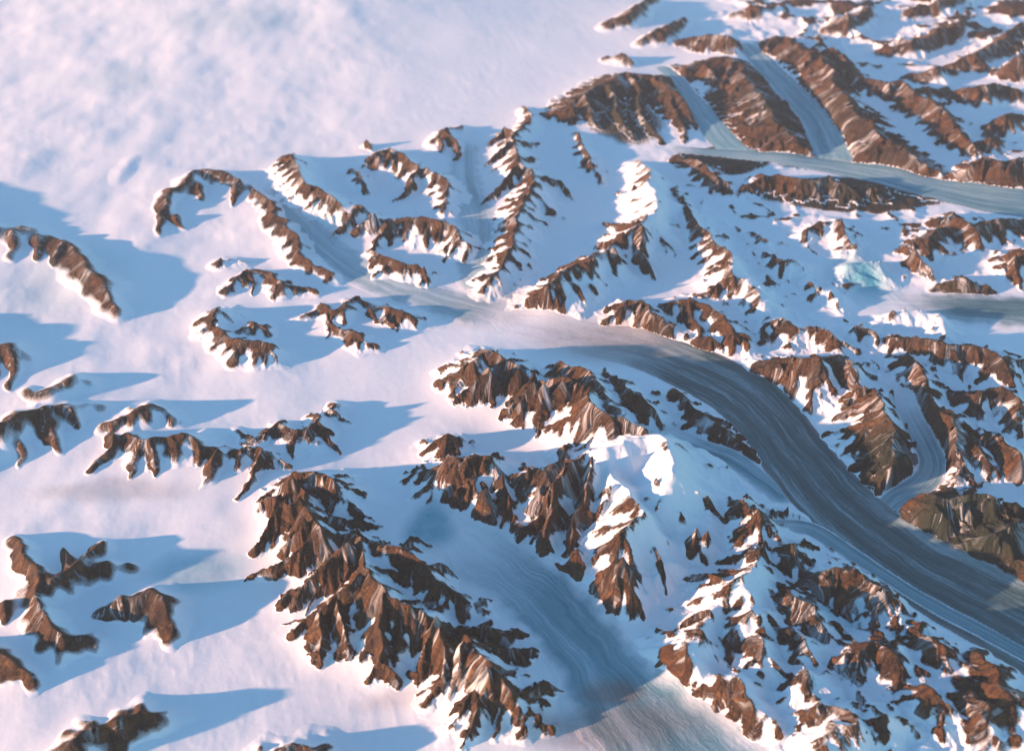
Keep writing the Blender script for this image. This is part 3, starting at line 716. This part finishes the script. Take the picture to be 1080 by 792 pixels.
SNOWED = np.zeros((NY, NX), np.float32)
for b in SNOW_BLOBS:
    blob(SNOWED, *b)
CHIP = np.array([m['chip'] for m in MOUNTAINS] + [0.8], np.float32)[owner_m]
BARE = np.zeros((NY, NX), np.float32)
for b in BARE_BLOBS:
    blob(BARE, *b)
D, E = gullies(M)
print('gullies', round(time.time() - T0, 1))
M = np.where(valid, np.maximum(M + D, 0.3 * M), 0).astype(np.float32)
for rad, lo in ((1, 0.9), (2, 1.5)):
    a = sstep(lo - 0.5, lo + 0.2, SOFT)
    M = M * (1 - a) + blur(M, rad) * a
Z = B + M


def normals(Z):
    du = np.stack([np.gradient(X, axis=1), np.gradient(Y, axis=1), np.gradient(Z, axis=1)], -1)
    dv = np.stack([np.gradient(X, axis=0), np.gradient(Y, axis=0), np.gradient(Z, axis=0)], -1)
    n = np.cross(dv, du)
    n /= np.linalg.norm(n, axis=-1, keepdims=True) + 1e-12
    n *= np.sign(n[..., 2:3])
    return n.astype(np.float32)


N = normals(Z)
Nb = np.stack([blur(N[..., i], 2) for i in range(3)], -1)
slope = 1 - Nb[..., 2]
aspect = -Nb[..., 1] * 0.45 - Nb[..., 0] * 0.75      # bare rock on the flanks that face the sun and the viewer
nz = fbm(X / 0.8, Y / 0.8, 61, 4, 0.6) - 0.5
nz2 = fbm(X / 3.5, Y / 3.5, 67, 3) - 0.5
R = 0.26 + 0.32 * np.clip(SOFT, 0, 1.0) + (ROCKW - TT) * 1.15 + E * CHIP + (slope - 0.20) * 1.1 + aspect * 0.65 + nz * 0.5 + nz2 * 0.6 - SNOWED + 1.2 * BARE
R = R * sstep(0.01, 0.10, M)
R = np.where(valid, R, 0).astype(np.float32)
R = blur(R, 1)
for rad, lo in ((1, 0.6), (2, 1.0), (3, 1.6)):
    sm = blur(np.clip(R, -0.2, 1.2), rad)
    a = sstep(lo - 0.5, lo + 0.2, SOFT)
    R = R * (1 - a) + sm * a
R = np.clip(R, -0.5, 1.5).astype(np.float32)
rk = sstep(0.3, 0.6, R)
M = np.where(valid, M * rk + (0.25 * M + 0.75 * blur(M, 4)) * (1 - rk), M).astype(np.float32)
# aprons of drifted snow at the mountains' feet belong to the ground
Z = B + M
APRON = (0.30 * blur(M, 9) + 0.25 * blur(M, 22)).astype(np.float32)
B = B + APRON
Z = np.maximum(Z, B).astype(np.float32) * 1.0
M = np.maximum(Z - B, 0).astype(np.float32)
R = R * sstep(0.0, 0.08, M)
print('height field', round(time.time() - T0, 1))

# ------------------------------------------------------------------ materials
def nd(t, kind, **kw):
    n = t.nodes.new(kind)
    for k_, v_ in kw.items():
        setattr(n, k_, v_)
    return n


def attr(t, name):
    n = nd(t, 'ShaderNodeAttribute'); n.attribute_name = name
    return n.outputs['Fac']


def math_(t, op, a, b=None, c=None, clamp=False):
    n = nd(t, 'ShaderNodeMath', operation=op); n.use_clamp = clamp
    for i, v in enumerate((a, b, c)):
        if v is None:
            continue
        if isinstance(v, (int, float)):
            n.inputs[i].default_value = v
        else:
            t.links.new(v, n.inputs[i])
    return n.outputs[0]


def mixc(t, f, a, b):
    n = nd(t, 'ShaderNodeMix', data_type='RGBA')
    for sock, v in ((n.inputs['Factor'], f), (n.inputs['A'], a), (n.inputs['B'], b)):
        if isinstance(v, (int, float)):
            sock.default_value = v
        elif isinstance(v, tuple):
            sock.default_value = v if len(v) == 4 else v + (1,)
        else:
            t.links.new(v, sock)
    return n.outputs['Result']


def noise(t, vec, scale, detail=4, rough=0.55, dist=0.0):
    n = nd(t, 'ShaderNodeTexNoise')
    n.inputs['Scale'].default_value = scale
    n.inputs['Detail'].default_value = detail
    n.inputs['Roughness'].default_value = rough
    n.inputs['Distortion'].default_value = dist
    t.links.new(vec, n.inputs['Vector'])
    return n.outputs['Fac']


def mapped(t, vec, scale):
    n = nd(t, 'ShaderNodeMapping'); n.inputs['Scale'].default_value = scale
    t.links.new(vec, n.inputs['Vector'])
    return n.outputs['Vector']


def snow_colour(t, n_mid):
    sc = mixc(t, n_mid, (0.80, 0.80, 0.83), (0.88, 0.87, 0.88))
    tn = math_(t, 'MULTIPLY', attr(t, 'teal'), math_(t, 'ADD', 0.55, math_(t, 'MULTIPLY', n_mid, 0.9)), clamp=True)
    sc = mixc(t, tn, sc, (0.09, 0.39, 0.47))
    dn = math_(t, 'MULTIPLY', attr(t, 'dirt_haze'), math_(t, 'ADD', 0.45, math_(t, 'MULTIPLY', n_mid, 1.1)), clamp=True)
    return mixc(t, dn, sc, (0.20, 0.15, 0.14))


def make_alpine():
    m = bpy.data.materials.new('snow_and_rock'); m.use_nodes = True
    t = m.node_tree
    b = t.nodes['Principled BSDF']
    geo = nd(t, 'ShaderNodeNewGeometry')
    pos = geo.outputs['Position']
    n_fine = noise(t, pos, 5.0, 5, 0.65)
    n_mid = noise(t, pos, 1.3, 5, 0.6)
    n_big = noise(t, pos, 0.25, 4, 0.55)
    strata = noise(t, mapped(t, pos, (0.7, 0.7, 5.0)), 1.2, 5, 0.65)
    flu = attr(t, 'flute')
    # rock
    rc = mixc(t, math_(t, 'MULTIPLY', n_mid, 1.0), (0.014, 0.008, 0.005), (0.140, 0.058, 0.022))
    rc = mixc(t, math_(t, 'SUBTRACT', math_(t, 'MULTIPLY', strata, 2.2), 0.75, clamp=True), rc, (0.265, 0.128, 0.058))
    kind = noise(t, pos, 0.16, 3, 0.5)
    rc = mixc(t, math_(t, 'SUBTRACT', math_(t, 'MULTIPLY', kind, 5.0), 2.6, clamp=True), rc, mixc(t, n_mid, (0.016, 0.014, 0.013), (0.090, 0.070, 0.056)))
    rc = mixc(t, math_(t, 'SUBTRACT', 1.9, math_(t, 'MULTIPLY', kind, 5.0), clamp=True), rc, mixc(t, n_mid, (0.040, 0.016, 0.008), (0.170, 0.066, 0.026)))
    rc = mixc(t, math_(t, 'SUBTRACT', math_(t, 'MULTIPLY', n_fine, 3.0), 1.45, clamp=True), rc, (0.010, 0.008, 0.007))
    cmb = nd(t, 'ShaderNodeCombineXYZ')
    t.links.new(attr(t, 'along'), cmb.inputs['X']); t.links.new(attr(t, 'down'), cmb.inputs['Y'])
    streak = noise(t, mapped(t, cmb.outputs['Vector'], (1.0, 0.35, 1.0)), 3.4, 3, 0.6)
    sk = math_(t, 'SUBTRACT', math_(t, 'MULTIPLY', streak, 3.4), 1.35, clamp=True)
    rc = mixc(t, sk, mixc(t, 0.72, rc, (0.008, 0.006, 0.006)), rc)
    rc = mixc(t, attr(t, 'green_shade'), rc, (0.022, 0.030, 0.021))
    sc = snow_colour(t, n_mid)
    rock = attr(t, 'rock'); soft = attr(t, 'soft')
    streak2 = noise(t, mapped(t, cmb.outputs['Vector'], (1.0, 0.16, 1.0)), 9.0, 2, 0.6)
    rock = math_(t, 'ADD', rock, math_(t, 'MULTIPLY', math_(t, 'SUBTRACT', streak2, 0.5), math_(t, 'SUBTRACT', 0.55, math_(t, 'MULTIPLY', soft, 0.3))))
    amp = math_(t, 'SUBTRACT', 0.6, math_(t, 'MULTIPLY', soft, 0.25))
    n_grit = noise(t, pos, 14.0, 4, 0.7)
    f = math_(t, 'ADD', rock, math_(t, 'MULTIPLY', math_(t, 'SUBTRACT', math_(t, 'ADD', math_(t, 'MULTIPLY', n_fine, 0.6), math_(t, 'MULTIPLY', n_grit, 0.6)), 0.6), math_(t, 'MULTIPLY', amp, 1.5)))
    shp = math_(t, 'DIVIDE', 7.0, math_(t, 'ADD', 1.0, math_(t, 'MULTIPLY', soft, 0.45)))
    f = math_(t, 'ADD', math_(t, 'MULTIPLY', math_(t, 'SUBTRACT', f, 0.5), shp), 0.5, clamp=True)
    # thin snow caught in the gullies of a bare face
    gul = math_(t, 'MULTIPLY', math_(t, 'SUBTRACT', math_(t, 'ADD', math_(t, 'SUBTRACT', 1.0, streak), math_(t, 'MULTIPLY', math_(t, 'SUBTRACT', 0.5, flu), 0.5)), 0.60), 6.0, clamp=True)
    f = math_(t, 'MULTIPLY', f, math_(t, 'SUBTRACT', 1.0, math_(t, 'MULTIPLY', gul, attr(t, 'dust'))))
    col = mixc(t, f, sc, rc)
    t.links.new(col, b.inputs['Base Color'])
    b.inputs['Roughness'].default_value = 0.75
    b.inputs['Specular IOR Level'].default_value = 0.2
    # relief
    hgt = math_(t, 'ADD', math_(t, 'MULTIPLY', f, math_(t, 'ADD', math_(t, 'ADD', math_(t, 'MULTIPLY', n_fine, 0.7), math_(t, 'ADD', math_(t, 'MULTIPLY', streak, 1.1), math_(t, 'MULTIPLY', streak2, 0.6))), math_(t, 'MULTIPLY', noise(t, pos, 16.0, 3, 0.6), 0.4))),
                math_(t, 'MULTIPLY', math_(t, 'SUBTRACT', 1.0, f), math_(t, 'MULTIPLY', n_mid, 0.10)))
    bp = nd(t, 'ShaderNodeBump'); bp.inputs['Strength'].default_value = 0.9; bp.inputs['Distance'].default_value = 0.22
    t.links.new(hgt, bp.inputs['Height'])
    t.links.new(bp.outputs['Normal'], b.inputs['Normal'])
    return m


def make_glacier():
    m = bpy.data.materials.new('striped_glacier_ice'); m.use_nodes = True
    t = m.node_tree
    b = t.nodes['Principled BSDF']
    geo = nd(t, 'ShaderNodeNewGeometry')
    pos = geo.outputs['Position']
    cmb = nd(t, 'ShaderNodeCombineXYZ')
    t.links.new(attr(t, 'flow_u'), cmb.inputs['X'])
    t.links.new(attr(t, 'flow_v'), cmb.inputs['Y'])
    t.links.new(attr(t, 'glacier_seed'), cmb.inputs['Z'])
    uv = cmb.outputs['Vector']
    broad = noise(t, mapped(t, uv, (1.0, 0.012, 1.0)), 3.0, 4, 0.6)
    fine = noise(t, mapped(t, uv, (1.0, 0.014, 1.0)), 20.0, 4, 0.7)
    n_mid = noise(t, pos, 0.9, 5, 0.6)
    n_fine = noise(t, pos, 4.0, 4, 0.65)
    cr = nd(t, 'ShaderNodeValToRGB')
    cr.color_ramp.elements[0].position = 0.32; cr.color_ramp.elements[0].color = (0.020, 0.044, 0.050, 1)
    cr.color_ramp.elements[1].position = 0.74; cr.color_ramp.elements[1].color = (0.30, 0.42, 0.45, 1)
    e = cr.color_ramp.elements.new(0.50); e.color = (0.074, 0.136, 0.142, 1)
    st = math_(t, 'ADD', math_(t, 'MULTIPLY', broad, 0.62), math_(t, 'MULTIPLY', fine, 0.38))
    st = math_(t, 'ADD', st, math_(t, 'MULTIPLY', math_(t, 'SUBTRACT', n_fine, 0.5), 0.10))
    t.links.new(st, cr.inputs['Fac'])
    dark = cr.outputs['Color']
    cr2 = nd(t, 'ShaderNodeValToRGB')
    cr2.color_ramp.elements[0].position = 0.35; cr2.color_ramp.elements[0].color = (0.07, 0.27, 0.33, 1)
    cr2.color_ramp.elements[1].position = 0.70; cr2.color_ramp.elements[1].color = (0.46, 0.63, 0.69, 1)
    t.links.new(st, cr2.inputs['Fac'])
    ice = mixc(t, attr(t, 'debris'), cr2.outputs['Color'], dark)
    brown = mixc(t, attr(t, 'dirt_haze'), ice, mixc(t, st, (0.10, 0.075, 0.065), (0.34, 0.27, 0.24)))
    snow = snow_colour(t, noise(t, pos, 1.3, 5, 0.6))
    snowf = math_(t, 'ADD', attr(t, 'cover'), math_(t, 'MULTIPLY', math_(t, 'SUBTRACT', st, 0.5), math_(t, 'MULTIPLY', attr(t, 'gedge'), 1.2)), clamp=True)
    lat = math_(t, 'SUBTRACT', attr(t, 'gedge'), 0.0)
    edge = mixc(t, math_(t, 'MULTIPLY', lat, 1.0, clamp=True), mixc(t, attr(t, 'lateral'), snow, (0.05, 0.045, 0.042)), brown)
    col = mixc(t, snowf, edge, snow)
    t.links.new(col, b.inputs['Base Color'])
    b.inputs['Roughness'].default_value = 0.6
    b.inputs['Specular IOR Level'].default_value = 0.25
    bp = nd(t, 'ShaderNodeBump'); bp.inputs['Strength'].default_value = 0.5; bp.inputs['Distance'].default_value = 0.10
    t.links.new(math_(t, 'ADD', math_(t, 'MULTIPLY', fine, 0.8), math_(t, 'MULTIPLY', n_fine, 0.5)), bp.inputs['Height'])
    t.links.new(bp.outputs['Normal'], b.inputs['Normal'])
    return m


ALPINE = make_alpine()
GLACIER = make_glacier()

# ------------------------------------------------------------------ meshes
def link(name, me, mat, parent=None):
    o = bpy.data.objects.new(name, me)
    scene.collection.objects.link(o)
    if mat:
        me.materials.append(mat)
    if parent is not None:
        o.parent = parent
    return o


def grid_mesh(name, quads, zz, attrs, norm, origin=(0, 0, 0)):
    """quads: rows of four flat lattice indices; attrs: name -> lattice array"""
    ids, inv = np.unique(quads.ravel(), return_inverse=True)
    co = np.stack([X.ravel()[ids] - origin[0], Y.ravel()[ids] - origin[1], zz.ravel()[ids] - origin[2]], -1).astype(np.float32)
    me = bpy.data.meshes.new(name)
    nq = len(quads)
    me.vertices.add(len(ids)); me.loops.add(nq * 4); me.polygons.add(nq)
    me.vertices.foreach_set('co', co.ravel())
    me.loops.foreach_set('vertex_index', inv.astype(np.int32).ravel())
    me.polygons.foreach_set('loop_start', np.arange(0, nq * 4, 4, dtype=np.int32))
    me.update(calc_edges=True)
    me.polygons.foreach_set('use_smooth', np.ones(nq, bool))
    for an, arr in attrs.items():
        at = me.attributes.new(an, 'FLOAT', 'POINT')
        v = np.full(len(ids), arr, np.float32) if np.isscalar(arr) else arr.ravel()[ids].astype(np.float32)
        at.data.foreach_set('value', v)
    if norm is not None:
        me.normals_split_custom_set_from_vertices(norm.reshape(-1, 3)[ids])
    return me


flat = np.arange(NX * NY, dtype=np.int64).reshape(NY, NX)


def quads_of(mask_cells, step=1):
    i, j = np.where(mask_cells)
    a = flat[i, j]; b = flat[i, j + 1]; c = flat[i + 1, j + 1]; d = flat[i + 1, j]
    return np.stack([a, d, c, b], -1)


N = normals(Z)
bare_dust = fbm(X / 2.2, Y / 2.2, 83, 3)
DUST = np.clip(0.35 + 1.2 * (bare_dust - 0.5), 0, 1).astype(np.float32)
common = dict(along=AL, down=TT, rock=R, soft=SOFT, teal=TEAL, dirt_haze=DIRT_HAZE, flute=FL, dust=DUST)

GREEN_SHADE = np.zeros((NY, NX), np.float32)
for b in GREEN_SHADE_BLOBS:
    blob(GREEN_SHADE, *b)
common['green_shade'] = GREEN_SHADE
# the ground: one sheet under everything, at half the lattice's density
gi_ = np.unique(np.concatenate([np.arange(0, NY, 2), [NY - 1]]))
gj_ = np.unique(np.concatenate([np.arange(0, NX, 2), [NX - 1]]))
gq = flat[np.ix_(gi_, gj_)]
quads = np.stack([gq[:-1, :-1], gq[1:, :-1], gq[1:, 1:], gq[:-1, 1:]], -1).reshape(-1, 4)
me = grid_mesh('snow_ground', quads, B, dict(along=X * 0.7, down=Y * 0.4, rock=np.clip(np.maximum(BARE * 1.25 - 0.12, GROCK), 0, 1), soft=0.5, teal=TEAL, dirt_haze=DIRT_HAZE, flute=0.5, green_shade=np.maximum(GREEN_SHADE, 0.6 * (GROCK < 0.05)), dust=0.0), None)
ground = link('snow_ground', me, ALPINE)
ground['kind'] = 'structure'
ground['label'] = 'pale pink and blue snowfield spreading between the mountain ridges'
ground['category'] = 'snowfield'

# mountains
mv = M > 0.012
cells = (mv[:-1, :-1] | mv[1:, :-1] | mv[:-1, 1:] | mv[1:, 1:]) & (np.maximum(np.maximum(OWN[:-1, :-1], OWN[1:, :-1]), np.maximum(OWN[:-1, 1:], OWN[1:, 1:])) >= 0)
stack = np.stack([OWN[:-1, :-1], OWN[1:, :-1], OWN[:-1, 1:], OWN[1:, 1:]])
mst = np.stack([M[:-1, :-1], M[1:, :-1], M[:-1, 1:], M[1:, 1:]])
pick = np.argmax(np.where(stack >= 0, mst, -1), 0)
cell_own = np.take_along_axis(stack, pick[None], 0)[0]
ZM = np.where(mv, Z, B - 0.01)
for mi, md in enumerate(MOUNTAINS):
    ids = [k for k, l in enumerate(LINES) if l[0] == mi]
    sel = np.isin(cell_own, ids) & cells
    if not sel.any():
        print('EMPTY mountain', md['name']); continue
    i, j = np.where(sel)
    org = (float(X[i, j].mean()), float(Y[i, j].mean()), 0.0)
    root = bpy.data.objects.new(md['name'], None)
    scene.collection.objects.link(root)
    root.location = org
    root.empty_display_size = 2.0
    root['label'] = md['label']; root['category'] = md['cat']; root['kind'] = 'thing'
    if md['group']:
        root['group'] = md['group']
    for k in ids:
        s_ = (cell_own == k) & cells
        if s_.sum() < 12:
            continue
        nm = 'main_crest' if LINES[k][2] == 'c' else 'rock_spur'
        opt = md['lines'][LINES[k][1]]
        if len(opt) > 4 and 'name' in opt[4]:
            nm = opt[4]['name']
        me = grid_mesh(nm, quads_of(s_), ZM, common, N, org)
        link(nm, me, ALPINE, root)
print('mountains built', round(time.time() - T0, 1))

# glaciers
gmask = (GID >= 0)
GZ = (B + 0.012 + 0.10 * np.clip(1 - GD ** 2, 0, 1) * np.clip(1 - GCOV, 0, 1)).astype(np.float32)
NG = normals(GZ)
cg = GID[:-1, :-1]
for gi, g in enumerate(GLACIERS):
    s_ = (GID[:-1, :-1] == gi) & (GID[1:, 1:] >= 0) & (GID[1:, :-1] >= 0) & (GID[:-1, 1:] >= 0)
    if s_.sum() < 10:
        print('EMPTY glacier', gi); continue
    # skip what lies well under a mountain
    s_ &= (M[:-1, :-1] < 0.6)
    i, j = np.where(s_)
    org = (float(X[i, j].mean()), float(Y[i, j].mean()), 0.0)
    me = grid_mesh('glacier', quads_of(s_), GZ, dict(flow_u=GU, flow_v=GV, gedge=GEDGE, dirt_haze=DIRT_HAZE, teal=TEAL, debris=g['debris'], lateral=g.get('lateral', 0.0), cover=np.maximum(np.clip(GCOV, 0, 1), g['cover']), glacier_seed=gi * 3.7), None, org)
    o = link(g['name'], me, GLACIER)
    o.location = org
    o['label'] = g['label']; o['category'] = 'glacier'; o['kind'] = 'thing'
    if g.get('group'):
        o['group'] = g['group']

# ------------------------------------------------------------------ the air
if HAZE > 0:
    bx0, bx1 = float(X.min()) - 5, float(X.max()) + 5
    by0, by1 = -20.0, float(Y.max()) + 5
    bz0, bz1 = float(min(B.min(), 0)) - 1.0, HC + 3
    v = [(x, y, z) for x in (bx0, bx1) for y in (by0, by1) for z in (bz0, bz1)]
    f = [(0, 1, 3, 2), (4, 6, 7, 5), (0, 4, 5, 1), (2, 3, 7, 6), (0, 2, 6, 4), (1, 5, 7, 3)]
    me = bpy.data.meshes.new('haze'); me.from_pydata(v, [], f); me.update()
    hm = bpy.data.materials.new('thin_air'); hm.use_nodes = True
    t = hm.node_tree
    t.nodes.remove(t.nodes['Principled BSDF'])
    pv = nd(t, 'ShaderNodeVolumePrincipled')
    pv.inputs['Color'].default_value = HAZE_COLOR
    pv.inputs['Density'].default_value = HAZE
    t.links.new(pv.outputs['Volume'], t.nodes['Material Output'].inputs['Volume'])
    hz = link('haze', me, hm)
    hz['kind'] = 'stuff'
    hz['label'] = 'thin pale air fading the far icefield'
    hz['category'] = 'haze'
print('done', round(time.time() - T0, 1))
